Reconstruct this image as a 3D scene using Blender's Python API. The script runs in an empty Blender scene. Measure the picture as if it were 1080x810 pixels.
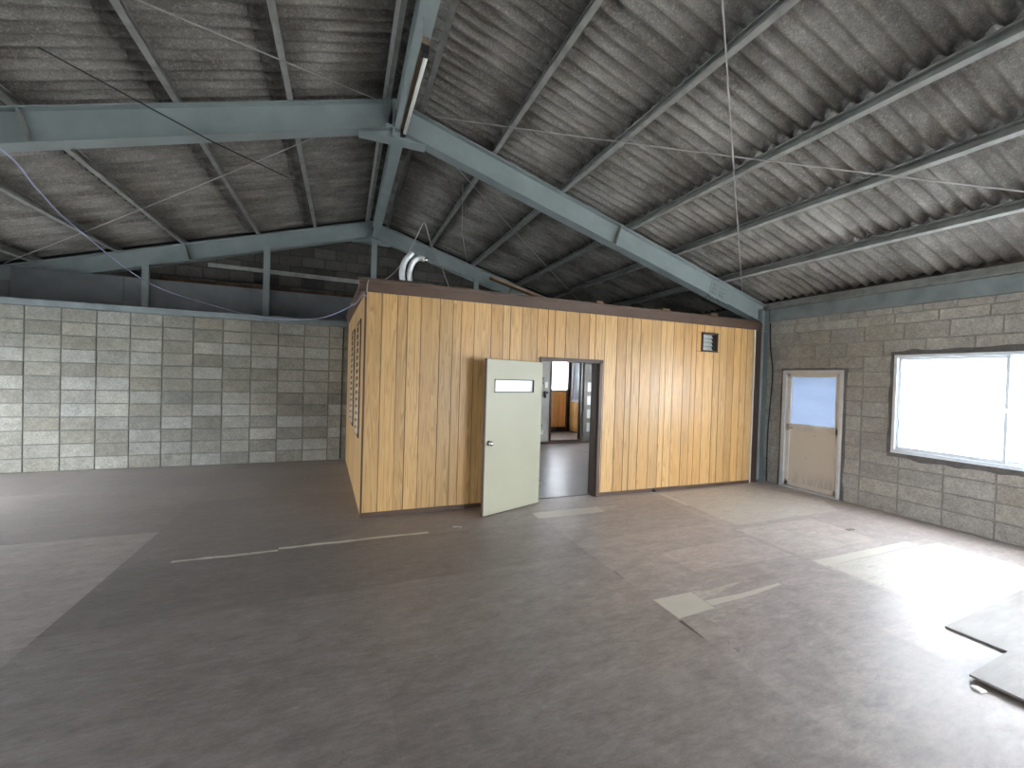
import bpy, math, random
from mathutils import Vector, Matrix
random.seed(7)
S = bpy.context.scene
COL = S.collection

# ------------------------------------------------------------------ materials
def new_mat(name):
    m = bpy.data.materials.new(name); m.use_nodes = True
    nt = m.node_tree; nt.nodes.clear()
    out = nt.nodes.new('ShaderNodeOutputMaterial')
    return m, nt, out
def N(nt, typ, **kw):
    n = nt.nodes.new(typ)
    for k, v in kw.items():
        if k == 'ins':
            for a, b in v.items(): n.inputs[a].default_value = b
        else: setattr(n, k, v)
    return n
def L(nt, a, b): nt.links.new(a, b)
def math_n(nt, op, a, b=None, c=None, clamp=False):
    n = nt.nodes.new('ShaderNodeMath'); n.operation = op; n.use_clamp = clamp
    for i, v in enumerate((a, b, c)):
        if v is None: continue
        if isinstance(v, (int, float)): n.inputs[i].default_value = v
        else: L(nt, v, n.inputs[i])
    return n.outputs[0]
def mixc(nt, f, a, b, mode='MIX'):
    n = nt.nodes.new('ShaderNodeMix'); n.data_type = 'RGBA'; n.blend_type = mode
    for i, v in ((0, f), (6, a), (7, b)):
        if isinstance(v, (int, float)): n.inputs[i].default_value = v
        elif isinstance(v, (tuple, list)): n.inputs[i].default_value = (*v[:3], 1)
        else: L(nt, v, n.inputs[i])
    return n.outputs[2]
def ramp(nt, f, stops):
    n = nt.nodes.new('ShaderNodeValToRGB'); e = n.color_ramp.elements
    while len(e) < len(stops): e.new(.5)
    for i, (p, c) in enumerate(stops):
        e[i].position = p; e[i].color = (c, c, c, 1) if isinstance(c, (int, float)) else (*c, 1)
    L(nt, f, n.inputs[0]); return n.outputs[0]
def noise(nt, scale, detail=4, rough=.55, vec=None, dist=0):
    n = N(nt, 'ShaderNodeTexNoise', ins={'Scale': scale, 'Detail': detail, 'Roughness': rough, 'Distortion': dist})
    if vec is None: vec = coords(nt)
    L(nt, vec, n.inputs['Vector']); return n.outputs['Fac']
def coords(nt, scale=None, add=None):
    g = nt.nodes.new('ShaderNodeNewGeometry'); v = g.outputs['Position']
    if add is not None:
        a = nt.nodes.new('ShaderNodeVectorMath'); a.operation = 'ADD'; L(nt, v, a.inputs[0]); L(nt, add, a.inputs[1]); v = a.outputs[0]
    if scale is not None:
        a = nt.nodes.new('ShaderNodeVectorMath'); a.operation = 'MULTIPLY'; L(nt, v, a.inputs[0]); a.inputs[1].default_value = scale; v = a.outputs[0]
    return v
def attr(nt, name):
    return N(nt, 'ShaderNodeAttribute', attribute_name=name)
def principled(nt, out, col, rough=.6, metal=0, spec=.5, bump=None, bs=.3, bd=.01):
    p = nt.nodes.new('ShaderNodeBsdfPrincipled')
    for k, v in (('Base Color', col), ('Roughness', rough), ('Metallic', metal), ('Specular IOR Level', spec)):
        if isinstance(v, (int, float)): p.inputs[k].default_value = v
        elif isinstance(v, (tuple, list)): p.inputs[k].default_value = (*v[:3], 1)
        else: L(nt, v, p.inputs[k])
    if bump is not None:
        b = N(nt, 'ShaderNodeBump', ins={'Strength': bs, 'Distance': bd}); L(nt, bump, b.inputs['Height']); L(nt, b.outputs[0], p.inputs['Normal'])
    L(nt, p.outputs[0], out.inputs[0]); return p

def m_simple(name, col, rough=.6, metal=0, spec=.5, var=.18, scale=6, bs=.1):
    m, nt, o = new_mat(name)
    n = noise(nt, scale, 5); f = ramp(nt, n, [(.3, 1 - var), (.7, 1 + var * .6)])
    c = mixc(nt, 1.0, col, f, 'MULTIPLY')
    principled(nt, o, c, rough, metal, spec, noise(nt, scale * 12, 3), bs, .003); return m

def m_block(name, c1, c2, mort):
    m, nt, o = new_mat(name)
    t = attr(nt, 'tone').outputs['Fac']
    big = noise(nt, .9, 4); fine = noise(nt, 55, 6, .7); mid = noise(nt, 9, 5, .65)
    base = mixc(nt, t, c1, c2)
    base = mixc(nt, ramp(nt, math_n(nt, 'FRACT', math_n(nt, 'MULTIPLY', t, 17.3)), [(.2, 0), (.9, .32)]), base, tuple(x * y for x, y in zip(c2, (.92, .84, .70))))
    base = mixc(nt, 1, base, ramp(nt, big, [(.3, .85), (.7, 1.12)]), 'MULTIPLY')
    base = mixc(nt, 1, base, ramp(nt, mid, [(.3, .82), (.7, 1.15)]), 'MULTIPLY')
    base = mixc(nt, 1, base, ramp(nt, fine, [(.35, .72), (.6, 1.15)]), 'MULTIPLY')
    mk = attr(nt, 'mortar').outputs['Fac']
    base = mixc(nt, mk, base, mort)
    h = math_n(nt, 'ADD', fine, math_n(nt, 'MULTIPLY', mid, .8))
    principled(nt, o, base, .9, 0, .2, h, .55, .006); return m

def m_wood(name, light, dark, vert=2, gloss=.4, tonevar=.25, spec=.5):
    m, nt, o = new_mat(name)
    t = attr(nt, 'tone').outputs['Fac']
    cx = nt.nodes.new('ShaderNodeCombineXYZ')
    sh = math_n(nt, 'MULTIPLY', t, 37.0)
    for i in range(3): L(nt, sh, cx.inputs[i])
    sc = [14, 14, 14]; sc[vert] = .55
    v = coords(nt, tuple(sc), cx.outputs[0])
    g = noise(nt, 1.0, 3, .5, v, .6)
    rings = math_n(nt, 'FRACT', math_n(nt, 'MULTIPLY', g, 9.0))
    rings = ramp(nt, rings, [(0, 0), (.55, .35), (.9, 1), (1, 0)])
    sc2 = [160, 160, 160]; sc2[vert] = 3
    fib = noise(nt, 1.0, 3, .6, coords(nt, tuple(sc2), cx.outputs[0]))
    f = math_n(nt, 'ADD', math_n(nt, 'MULTIPLY', rings, .72), math_n(nt, 'MULTIPLY', fib, .34), clamp=True)
    light2 = (light[0] * .92, light[1] * .80, light[2] * .66)
    c = mixc(nt, math_n(nt, 'FRACT', math_n(nt, 'MULTIPLY', t, 13.7)), light, light2)
    c = mixc(nt, f, c, dark)
    c = mixc(nt, 1, c, ramp(nt, math_n(nt, 'FRACT', math_n(nt, 'MULTIPLY', t, 7.13)), [(0, 1 - tonevar), (1, 1 + tonevar * .45)]), 'MULTIPLY')
    gr = attr(nt, 'mortar').outputs['Fac']
    c = mixc(nt, gr, c, tuple(x * .25 for x in dark))
    principled(nt, o, c, gloss, 0, spec, fib, .08, .002); return m

M = {}
M['block'] = m_block('concrete_block', (.19, .18, .155), (.335, .335, .305), (.175, .17, .155))
M['block_right'] = m_block('brownish_concrete_block', (.31, .295, .27), (.43, .412, .38), (.33, .315, .29))
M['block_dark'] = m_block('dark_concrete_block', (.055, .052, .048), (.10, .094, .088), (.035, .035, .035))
M['facade'] = m_wood('printed_cedar_board', (.72, .47, .21), (.43, .245, .09), 2, .38, .18)
M['orange_wood'] = m_wood('orange_cedar_board', (.95, .50, .17), (.75, .30, .08), 2, .4, .3)
M['timber'] = m_wood('raw_timber', (.36, .22, .13), (.17, .10, .06), 0, .7, .2)
M['brown'] = m_simple('brown_painted_wood', (.095, .058, .040), .45, 0, .5, .15, 4)
M['darkbrown'] = m_simple('dark_brown_paint', (.045, .026, .018), .4, 0, .5, .15, 4)
M['steel'] = m_simple('grey_green_steel_paint', (.235, .275, .275), .38, 0, .5, .14, 3, .05)
M['steel_dull'] = m_simple('dusty_steel_paint', (.25, .255, .24), .55, 0, .4, .28, 7, .15)
M['primer'] = m_simple('grey_primer_channel', (.20, .235, .245), .5, 0, .5, .22, 5)
M['alu'] = m_simple('aluminium', (.62, .66, .70), .38, .5, .5, .1, 9)
M['alu_beige'] = m_simple('beige_aluminium', (.60, .56, .50), .5, .1, .5, .12, 5)
M['cream'] = m_simple('cream_door_paint', (.42, .41, .30), .42, 0, .5, .035, 2.5, .03)
M['chrome'] = m_simple('chrome', (.6, .58, .55), .2, 1, .5, .05, 9)
M['silver'] = m_simple('silver_duct_foil', (.80, .82, .82), .32, .45, .5, .12, 25)
M['black'] = m_simple('black_metal', (.02, .02, .022), .5)
M['wire'] = m_simple('grey_wire', (.30, .29, .27), .5)
M['wire_dark'] = m_simple('black_cable', (.015, .015, .015), .6)
M['lavender'] = m_simple('lavender_cable', (.36, .38, .60), .45)
M['white'] = m_simple('white_enamel', (.72, .72, .68), .35, 0, .5, .08, 5)
M['rust'] = m_simple('rusty_reflector', (.20, .15, .10), .6, .2, .5, .35, 20)
M['mortar'] = m_simple('patching_mortar', (.15, .14, .135), .95, 0, .2, .25, 14, .6)
M['panel'] = m_simple('grey_cement_panel', (.17, .18, .19), .85, 0, .3, .2, 3, .2)
M['plaster'] = m_simple('interior_wallpaper', (.42, .41, .38), .8, 0, .3, .1, 6)
M['ground'] = m_simple('outside_concrete', (.40, .40, .38), .9, 0, .3, .2, 1)
M['insulation'] = m_simple('brown_timber_strip', (.085, .048, .028), .9, 0, .3, .7, 4)  # dark brown timber colour with strong mottling

# corrugated cement roof sheet
m, nt, o = new_mat('corrugated_cement_sheet'); M['roof'] = m
st = noise(nt, 1.0, 6, .65, coords(nt, (1.1, 3.5, 1.1)))
fine = noise(nt, 38, 6, .75); blot = noise(nt, 2.2, 5, .6)
c = mixc(nt, ramp(nt, st, [(.36, 0), (.64, 1)]), (.115, .108, .095), (.26, .25, .228))
c = mixc(nt, ramp(nt, fine, [(.52, 0), (.72, .7)]), c, (.40, .385, .35))
c = mixc(nt, ramp(nt, blot, [(.33, .5), (.52, 0)]), c, (.095, .088, .078))
d = attr(nt, 'dirt').outputs['Fac']
dd = math_n(nt, 'MULTIPLY', d, ramp(nt, noise(nt, 6, 4, .7), [(.25, .25), (.6, 1)]), clamp=True)
c = mixc(nt, dd, c, (.028, .026, .024))
c = mixc(nt, 1, c, ramp(nt, noise(nt, 90, 3, .8), [(.35, .7), (.65, 1.3)]), 'MULTIPLY')
principled(nt, o, c, .92, 0, .2, fine, .5, .008)

# worn plywood floor
m, nt, o = new_mat('worn_plywood_floor'); M['floor'] = m
t = attr(nt, 'tone').outputs['Fac']; w = attr(nt, 'wear').outputs['Fac']
sx_ = nt.nodes.new('ShaderNodeSeparateXYZ'); L(nt, coords(nt), sx_.inputs[0])   # window light painted into the tone, paler toward the window wall, ragged soft edge
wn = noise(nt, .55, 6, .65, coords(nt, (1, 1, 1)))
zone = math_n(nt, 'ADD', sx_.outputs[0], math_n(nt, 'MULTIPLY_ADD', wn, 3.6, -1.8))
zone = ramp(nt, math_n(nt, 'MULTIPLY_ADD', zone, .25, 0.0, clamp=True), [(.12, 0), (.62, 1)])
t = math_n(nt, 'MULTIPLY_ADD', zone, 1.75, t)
big = noise(nt, .8, 5, .6, coords(nt, (1.0, 1.6, 1))); mid = noise(nt, 4.5, 6, .7, coords(nt, (1, 2.2, 1)))
fine = noise(nt, 60, 4, .7, coords(nt, (1, 3.5, 1))); scr = noise(nt, 9, 8, .8, coords(nt, (.8, 5.5, 1), None), 1.2)
base = mixc(nt, big, (.175, .148, .137), (.265, .234, .216))
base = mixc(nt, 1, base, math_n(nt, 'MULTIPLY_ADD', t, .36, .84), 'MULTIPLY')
base = mixc(nt, 1, base, ramp(nt, mid, [(.3, .74), (.7, 1.22)]), 'MULTIPLY')
base = mixc(nt, 1, base, ramp(nt, noise(nt, 14, 6, .75, coords(nt, (1, 3, 1))), [(.3, .80), (.7, 1.16)]), 'MULTIPLY')
base = mixc(nt, 1, base, ramp(nt, fine, [(.3, .86), (.7, 1.12)]), 'MULTIPLY')
lightc = mixc(nt, mid, (.50, .465, .39), (.66, .62, .54))
thr = math_n(nt, 'SUBTRACT', math_n(nt, 'ADD', w, math_n(nt, 'MULTIPLY', math_n(nt, 'SUBTRACT', scr, .5), 1.7)), .5)
mask = math_n(nt, 'MULTIPLY', math_n(nt, 'MULTIPLY', thr, 5, clamp=True), math_n(nt, 'GREATER_THAN', w, .01))
mask = math_n(nt, 'MULTIPLY', mask, math_n(nt, 'MINIMUM', math_n(nt, 'MULTIPLY', w, 1.2), 1.0))
# sparse scuffs on the ordinary boards
sc = ramp(nt, noise(nt, 3.2, 9, .85, coords(nt, (1, 4.5, 1)), 2.0), [(.58, 0), (.70, .5)])
base = mixc(nt, sc, base, lightc)
c = mixc(nt, mask, base, lightc)
sd = ramp(nt, noise(nt, 2.4, 7, .8, coords(nt, (1.3, 1.3, 1)), 2.5), [(.32, .55), (.38, 0)])
c = mixc(nt, sd, c, (.13, .115, .10))
rg = ramp(nt, mid, [(.3, .36), (.7, .52)])
rg = math_n(nt, 'ADD', rg, math_n(nt, 'MULTIPLY', mask, .08))
principled(nt, o, c, rg, 0, .55, math_n(nt, 'ADD', fine, math_n(nt, 'MULTIPLY', mid, 1.5)), .10, .004)

m, nt, o = new_mat('polished_inner_floor'); M['floor_in'] = m
c = mixc(nt, noise(nt, 3, 5), (.12, .10, .095), (.22, .19, .175))
wv = noise(nt, 1.0, 4, .6, coords(nt, (4, 45, 1)))
principled(nt, o, c, .34, 0, .5, wv, .35, .006)

def m_frost(name, tr, col, op=(.95, .97, 1)):
    m, nt, o = new_mat(name)
    a = N(nt, 'ShaderNodeBsdfTransparent', ins={'Color': (*op, 1)}); b = N(nt, 'ShaderNodeBsdfTranslucent', ins={'Color': (*col, 1)})
    g = N(nt, 'ShaderNodeBsdfGlossy', ins={'Roughness': .25, 'Color': (.9, .9, .9, 1)})
    f = ramp(nt, noise(nt, 2.0, 4, .6, coords(nt, (1, .6, 2.2))), [(.3, tr - .07), (.7, tr + .07)])
    x = nt.nodes.new('ShaderNodeMixShader'); L(nt, f, x.inputs[0]); L(nt, b.outputs[0], x.inputs[1]); L(nt, a.outputs[0], x.inputs[2])
    y = nt.nodes.new('ShaderNodeMixShader'); y.inputs[0].default_value = .05; L(nt, x.outputs[0], y.inputs[1]); L(nt, g.outputs[0], y.inputs[2])
    L(nt, y.outputs[0], o.inputs[0]); return m
M['frost'] = m_frost('frosted_glass', .12, (.90, .92, .95))
M['clear'] = m_frost('plain_glass', .92, (.8, .8, .8))
M['frost_door'] = m_frost('frosted_door_glass', .07, (.145, .165, .20), (.09, .105, .13))
M['slot_glass'] = m_simple('pale_obscured_glass', (.50, .54, .52), .2, 0, .5, .05, 8)

# ------------------------------------------------------------------ mesh builder
class MB:
    def __init__(s): s.v = []; s.f = []; s.at = []; s.sm = []
    def face(s, idx, smooth=False, **a): s.f.append(tuple(idx)); s.at.append(a); s.sm.append(smooth)
    def quad(s, pts, **a):
        n = len(s.v); s.v += [tuple(p) for p in pts]; s.face(range(n, n + len(pts)), **a)
    def box(s, x0, x1, y0, y1, z0, z1, **a):
        if x1 < x0: x0, x1 = x1, x0
        if y1 < y0: y0, y1 = y1, y0
        if z1 < z0: z0, z1 = z1, z0
        n = len(s.v)
        s.v += [(x, y, z) for x in (x0, x1) for y in (y0, y1) for z in (z0, z1)]
        for q in ((0, 1, 3, 2), (4, 6, 7, 5), (0, 4, 5, 1), (2, 3, 7, 6), (0, 2, 6, 4), (1, 5, 7, 3)): s.face([n + i for i in q], **a)
        return s
    def hexa(s, bot, top, **a):   # 4 bottom pts CCW, 4 top pts
        n = len(s.v); s.v += [tuple(p) for p in bot] + [tuple(p) for p in top]
        s.face([n + 3, n + 2, n + 1, n], **a); s.face([n + 4, n + 5, n + 6, n + 7], **a)
        for i in range(4):
            j = (i + 1) % 4; s.face([n + i, n + j, n + 4 + j, n + 4 + i], **a)
        return s
    def prism(s, prof, A, B, U, W, **a):  # closed 2-D profile swept from A to B in axes U, W
        A, B, U, W = map(Vector, (A, B, U, W)); n = len(s.v); k = len(prof)
        for P in (A, B):
            for u, w_ in prof: s.v.append(tuple(P + U * u + W * w_))
        for i in range(k):
            j = (i + 1) % k; s.face([n + i, n + j, n + k + j, n + k + i], **a)
        s.face(list(range(n, n + k))[::-1], **a); s.face(range(n + k, n + 2 * k), **a)
        return s
    def tube(s, pts, r, k=8, radii=None, cap=True, **a):
        pts = [Vector(p) for p in pts]; n0 = len(s.v); ref = None
        for i, p in enumerate(pts):
            t = (pts[min(i + 1, len(pts) - 1)] - pts[max(i - 1, 0)]).normalized()
            if ref is None: ref = t.orthogonal().normalized()
            ref = (ref - t * ref.dot(t)).normalized(); b = t.cross(ref); rr = radii[i] if radii else r
            for j in range(k):
                q = 2 * math.pi * j / k; s.v.append(tuple(p + (ref * math.cos(q) + b * math.sin(q)) * rr))
        for i in range(len(pts) - 1):
            for j in range(k):
                jj = (j + 1) % k; s.face([n0 + i * k + j, n0 + i * k + jj, n0 + (i + 1) * k + jj, n0 + (i + 1) * k + j], True, **a)
        if cap:
            s.face([n0 + j for j in range(k)][::-1], **a); s.face([n0 + (len(pts) - 1) * k + j for j in range(k)], **a)
        return s
    def build(s, name, mat, parent=None, bevel=0, loc=None, **props):
        me = bpy.data.meshes.new(name)
        vs = s.v
        if loc is not None: vs = [tuple(Vector(v) - Vector(loc)) for v in vs]
        me.from_pydata(vs, [], s.f)
        keys = set(k for a in s.at for k in a)
        for k in keys | {'tone'}:
            at = me.attributes.new(k, 'FLOAT', 'FACE')
            for i, a in enumerate(s.at): at.data[i].value = a.get(k, 0.0)
        me.polygons.foreach_set('use_smooth', s.sm)
        me.materials.append(mat if not isinstance(mat, str) else M[mat]); me.update()
        ob = bpy.data.objects.new(name, me); COL.objects.link(ob)
        if loc is not None: ob.location = loc
        if parent is not None:
            ob.parent = parent
            if loc is None and parent.type == 'EMPTY': ob.location = -Vector(parent.location)
        if bevel:
            b = ob.modifiers.new('bevel', 'BEVEL'); b.width = bevel; b.segments = 2; b.limit_method = 'ANGLE'
        for k, v in props.items(): ob[k] = v
        return ob
def thing(name, label, cat, loc=(0, 0, 0), group=None, kind=None):
    o = bpy.data.objects.new(name, None); o.empty_display_size = .1; COL.objects.link(o); o.location = loc
    o['label'] = label; o['category'] = cat
    if group: o['group'] = group
    if kind: o['kind'] = kind
    return o
def struct(ob, label, cat):
    ob['kind'] = 'structure'; ob['label'] = label; ob['category'] = cat; return ob
def tag(ob, label, cat, group=None):
    ob['label'] = label; ob['category'] = cat
    if group: ob['group'] = group
    return ob
def sub(rects, hole):
    out = []; a0, a1, b0, b1 = hole
    for (x0, x1, z0, z1) in rects:
        if a1 <= x0 or a0 >= x1 or b1 <= z0 or b0 >= z1: out.append((x0, x1, z0, z1)); continue
        if z0 < b0: out.append((x0, x1, z0, b0))
        if z1 > b1: out.append((x0, x1, b1, z1))
        lo, hi = max(z0, b0), min(z1, b1)
        if x0 < a0: out.append((x0, a0, lo, hi))
        if x1 > a1: out.append((a1, x1, lo, hi))
    return out
def slab_wall(mb, axis, p0, p1, u0, u1, z0, z1, holes, **a):
    r = [(u0, u1, z0, z1)]
    for h in holes: r = sub(r, h)
    for (a0, a1, b0, b1) in r:
        if axis == 'X': mb.box(p0, p1, a0, a1, b0, b1, **a)
        else: mb.box(a0, a1, p0, p1, b0, b1, **a)
def block_face(mb, axis, pos, sgn, rect, tone, g=.004, ch=.006, dep=.010):
    a0, a1, b0, b1 = rect
    a0 += g; a1 -= g; b0 += g; b1 -= g
    if a1 - a0 < .03 or b1 - b0 < .02: return
    j = lambda: random.uniform(-.002, .002)
    n = len(mb.v)
    rings = []
    jj = [(j(), j()) for _ in range(4)]
    po = random.uniform(-.002, .002)
    for (ins, d) in ((0, dep), (0, ch), (ch, po)):
        for i, (u, z) in enumerate(((a0 + ins, b0 + ins), (a1 - ins, b0 + ins), (a1 - ins, b1 - ins), (a0 + ins, b1 - ins))):
            u += jj[i][0]; z += jj[i][1]; p = pos + sgn * d
            mb.v.append((p, u, z) if axis == 'X' else (u, p, z))
    for r_ in range(2):
        for i in range(4):
            k = (i + 1) % 4; mb.face([n + r_ * 4 + i, n + r_ * 4 + k, n + r_ * 4 + 4 + k, n + r_ * 4 + 4 + i], tone=tone, mortar=.35)
    mb.face([n + 8, n + 9, n + 10, n + 11], tone=tone, mortar=0)

# ------------------------------------------------------------------ dimensions (metres, camera stands over the origin)
XR, ZT, SL, DV = .45, 4.609, .291, .312     # ridge x, rafter top at ridge, slope, vertical depth
TH = math.atan(SL); CT, ST = math.cos(TH), math.sin(TH)
WX, EX = 6.462, -5.6                         # inner faces of the side walls
BY, RY = 8.17, -5.2                          # block wall at the back, rear wall
GY = 9.15
FY = 4.825                                   # boarded front of the inner room
def zr(x, off=0): return ZT + off - SL * abs(x - XR)

# ------------------------------------------------------------------ floor
mb = MB()
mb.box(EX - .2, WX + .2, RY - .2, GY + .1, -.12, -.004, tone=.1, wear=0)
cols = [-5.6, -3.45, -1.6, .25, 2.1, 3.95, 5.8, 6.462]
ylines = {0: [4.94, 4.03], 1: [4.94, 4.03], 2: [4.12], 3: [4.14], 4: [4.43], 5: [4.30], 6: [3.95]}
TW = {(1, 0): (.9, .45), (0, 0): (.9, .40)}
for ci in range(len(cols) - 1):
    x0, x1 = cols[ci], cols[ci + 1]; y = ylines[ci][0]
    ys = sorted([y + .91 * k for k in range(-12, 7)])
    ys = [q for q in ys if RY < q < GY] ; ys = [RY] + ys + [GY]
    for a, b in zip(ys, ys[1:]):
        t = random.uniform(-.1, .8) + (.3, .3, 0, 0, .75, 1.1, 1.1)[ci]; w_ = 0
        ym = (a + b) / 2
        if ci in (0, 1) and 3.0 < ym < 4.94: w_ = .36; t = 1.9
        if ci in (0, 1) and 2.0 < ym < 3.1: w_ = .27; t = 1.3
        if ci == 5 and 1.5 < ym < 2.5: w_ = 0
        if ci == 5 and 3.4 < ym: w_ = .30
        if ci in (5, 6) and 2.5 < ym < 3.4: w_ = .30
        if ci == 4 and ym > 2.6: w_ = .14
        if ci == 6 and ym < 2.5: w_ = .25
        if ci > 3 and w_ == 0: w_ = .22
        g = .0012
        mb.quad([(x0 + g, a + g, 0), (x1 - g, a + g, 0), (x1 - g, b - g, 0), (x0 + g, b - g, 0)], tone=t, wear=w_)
def patch(pts, wear, tone=.5, z=.0012):
    mb.quad([(x, y, z) for x, y in pts], tone=tone, wear=wear)
def ragged(x0, x1, y0, y1, n=9, amp=.03):
    top = [(x0 + (x1 - x0) * i / n, y1 + (random.uniform(-amp, amp) if 0 < i < n else 0)) for i in range(n + 1)]
    bot = [(x0 + (x1 - x0) * i / n, y0 + (random.uniform(-amp, amp) if 0 < i < n else 0)) for i in range(n + 1)]
    return bot + top[::-1]
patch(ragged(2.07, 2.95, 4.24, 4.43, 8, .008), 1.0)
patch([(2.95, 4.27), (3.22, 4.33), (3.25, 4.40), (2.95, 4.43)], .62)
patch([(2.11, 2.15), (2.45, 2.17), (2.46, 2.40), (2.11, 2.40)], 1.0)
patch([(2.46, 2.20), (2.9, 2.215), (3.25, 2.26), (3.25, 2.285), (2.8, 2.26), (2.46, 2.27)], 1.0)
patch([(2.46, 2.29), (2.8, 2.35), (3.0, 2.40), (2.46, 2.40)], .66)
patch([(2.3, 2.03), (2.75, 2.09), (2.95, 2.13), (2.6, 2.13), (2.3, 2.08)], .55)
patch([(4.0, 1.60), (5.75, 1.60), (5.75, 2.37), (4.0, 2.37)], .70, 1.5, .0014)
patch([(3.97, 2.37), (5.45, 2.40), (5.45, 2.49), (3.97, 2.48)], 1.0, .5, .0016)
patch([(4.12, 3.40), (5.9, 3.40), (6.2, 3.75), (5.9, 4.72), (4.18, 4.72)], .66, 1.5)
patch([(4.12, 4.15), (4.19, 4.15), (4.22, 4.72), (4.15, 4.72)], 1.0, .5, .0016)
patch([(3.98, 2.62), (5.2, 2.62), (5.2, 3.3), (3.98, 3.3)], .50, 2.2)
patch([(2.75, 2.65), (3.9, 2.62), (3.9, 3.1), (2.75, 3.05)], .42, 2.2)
patch(ragged(-1.26, -.5, 4.12, 4.16, 10, .010), .9)
patch(ragged(-.5, .82, 4.16, 4.205, 14, .010), .95)
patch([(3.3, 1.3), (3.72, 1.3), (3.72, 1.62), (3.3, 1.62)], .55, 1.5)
patch([(-5.4, 5.3), (-3.6, 5.25), (-3.0, 6.2), (-4.6, 6.6)], .36, .8)
# dark crack beside the wear at the seam
mb.quad([(2.085, 2.13, .002), (2.115, 2.13, .002), (2.10, 1.93, .002), (2.09, 1.93, .002)], tone=-1.9, wear=0)
mb.quad([(2.10, 2.88, .002), (2.112, 2.87, .002), (2.105, 2.74, .002), (2.10, 2.74, .002)], tone=-1.9, wear=0)
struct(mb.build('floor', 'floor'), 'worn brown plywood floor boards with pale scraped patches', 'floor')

# inner room floor (polished)
mb = MB(); mb.box(.3, WX, FY + .10, 8.98, .0, .012); mb.build('floor_inner_room', 'floor_in', kind='structure', label='shiny dark floor inside the boarded room', category='floor')

# outside ground
mb = MB(); mb.box(-40, 40, -40, 40, -.5, -.25)
struct(mb.build('ground', 'ground'), 'pale concrete ground outside the building', 'ground')

# ------------------------------------------------------------------ walls of concrete block
mb = MB()
win1 = (1.22, 3.15, .775, 2.01); dr1 = (3.70, 4.60, -.2, 1.835)
win2 = (-3.2, .70, .775, 2.01); win3 = (6.3, 8.2, .9, 2.0)
holes = [win1, dr1, win2, win3]
slab_wall(mb, 'X', WX + .012, WX + .17, RY - .17, GY + 1.9, -.12, 2.62, holes, tone=.3, mortar=1)
rows = [(.0 + .2 * k, .2 + .2 * k) for k in range(12)] + [(2.4, 2.53), (2.53, 2.62)]
for k, (z0, z1) in enumerate(rows):
    off = 0 if (z0 < 1.9) else (.0 if k % 2 else .21)
    if k == 12: off = .1
    wblk = .425 if k < 13 else .30
    y = 3.49 + off - wblk * 25
    while y < GY + .1:
        r = [(y, y + wblk, z0, z1)]
        for h in holes: r = sub(r, h)
        for q in r:
            dark = random.random() < .05
            block_face(mb, 'X', WX, 1, q, (random.uniform(.0, .75) - (.9 if dark else 0)))
        y += wblk
wr = struct(mb.build('wall_right', 'block_right'), 'grey concrete block wall holding the white window and the exit door', 'wall')

mb = MB()
mb.box(EX - .15, .07, BY + .012, GY - .02, -.12, 2.40, tone=.3, mortar=1)
x = .085
for k in range(12):
    z0, z1 = .2 * k, .2 * k + .2
    for c_ in range(15):
        a1 = .15 - .4 * c_; a0 = a1 - .4
        a1 = min(a1, .066)
        low = 1 - k / 12
        block_face(mb, 'Y', BY, 1, (max(a0, EX), a1, z0, z1), random.uniform(0, .9))
struct(mb.build('wall_back', 'block'), 'stack-bonded grey concrete block wall beside the boarded room', 'wall')

# gable wall above and behind
mb = MB()
def gable(mb, y0, y1, zlo, x0, x1, top, **a):
    pts = [(x0, zlo), (x1, zlo), (x1, top(x1)), (XR, top(XR)), (x0, top(x0))]
    n = len(mb.v)
    for y in (y0, y1):
        for p in pts: mb.v.append((p[0], y, p[1]))
    mb.face([n + 4, n + 3, n + 2, n + 1, n], **a); mb.face([n + 5 + i for i in range(5)], **a)
    for i in range(5):
        j = (i + 1) % 5; mb.face([n + i, n + j, n + 5 + j, n + 5 + i], **a)
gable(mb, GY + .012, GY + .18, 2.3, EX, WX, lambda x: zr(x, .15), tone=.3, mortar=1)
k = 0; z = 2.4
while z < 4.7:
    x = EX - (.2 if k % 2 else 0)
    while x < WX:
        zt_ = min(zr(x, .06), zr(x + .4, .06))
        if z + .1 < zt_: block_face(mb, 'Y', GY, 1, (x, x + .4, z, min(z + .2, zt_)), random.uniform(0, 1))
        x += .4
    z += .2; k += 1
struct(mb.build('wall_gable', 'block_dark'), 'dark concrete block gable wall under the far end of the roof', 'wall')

mb = MB()
lw = (4.6, 7.4, .25, 1.8)
lw2 = (-3.5, 1.2, .7, 2.0)
lholes = [lw, lw2]
slab_wall(mb, 'X', EX - .16, EX - .012, RY - .17, GY, -.12, 2.82, lholes, tone=.3, mortar=1)
for k in range(14):
    y = RY - (.2 if k % 2 else 0)
    while y < GY:
        r = [(y, y + .4, .2 * k, .2 * k + .2)]
        for h in lholes: r = sub(r, h)
        for q in r: block_face(mb, 'X', EX, -1, q, random.random())
        y += .4
struct(mb.build('wall_left', 'block'), 'concrete block side wall opposite the window wall', 'wall')
mb = MB()
rear_light_opening = (3.6, 6.0, -.2, 2.5)  # opening added out of view, sized and placed to light the floor
slab_wall(mb, 'Y', RY - .16, RY, EX - .16, WX + .16, -.12, 2.82, [rear_light_opening], tone=.3, mortar=0)
for (a, b) in ((EX, XR), (XR, WX)):
    mb.hexa([(a, RY - .16, 2.8), (b, RY - .16, 2.8), (b, RY, 2.8), (a, RY, 2.8)], [(a, RY - .16, zr(a, .14)), (b, RY - .16, zr(b, .14)), (b, RY, zr(b, .14)), (a, RY, zr(a, .14))], tone=.3, mortar=0)
struct(mb.build('wall_rear', 'block'), 'rear block wall with a wide opening added to let daylight in', 'wall')

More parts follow.
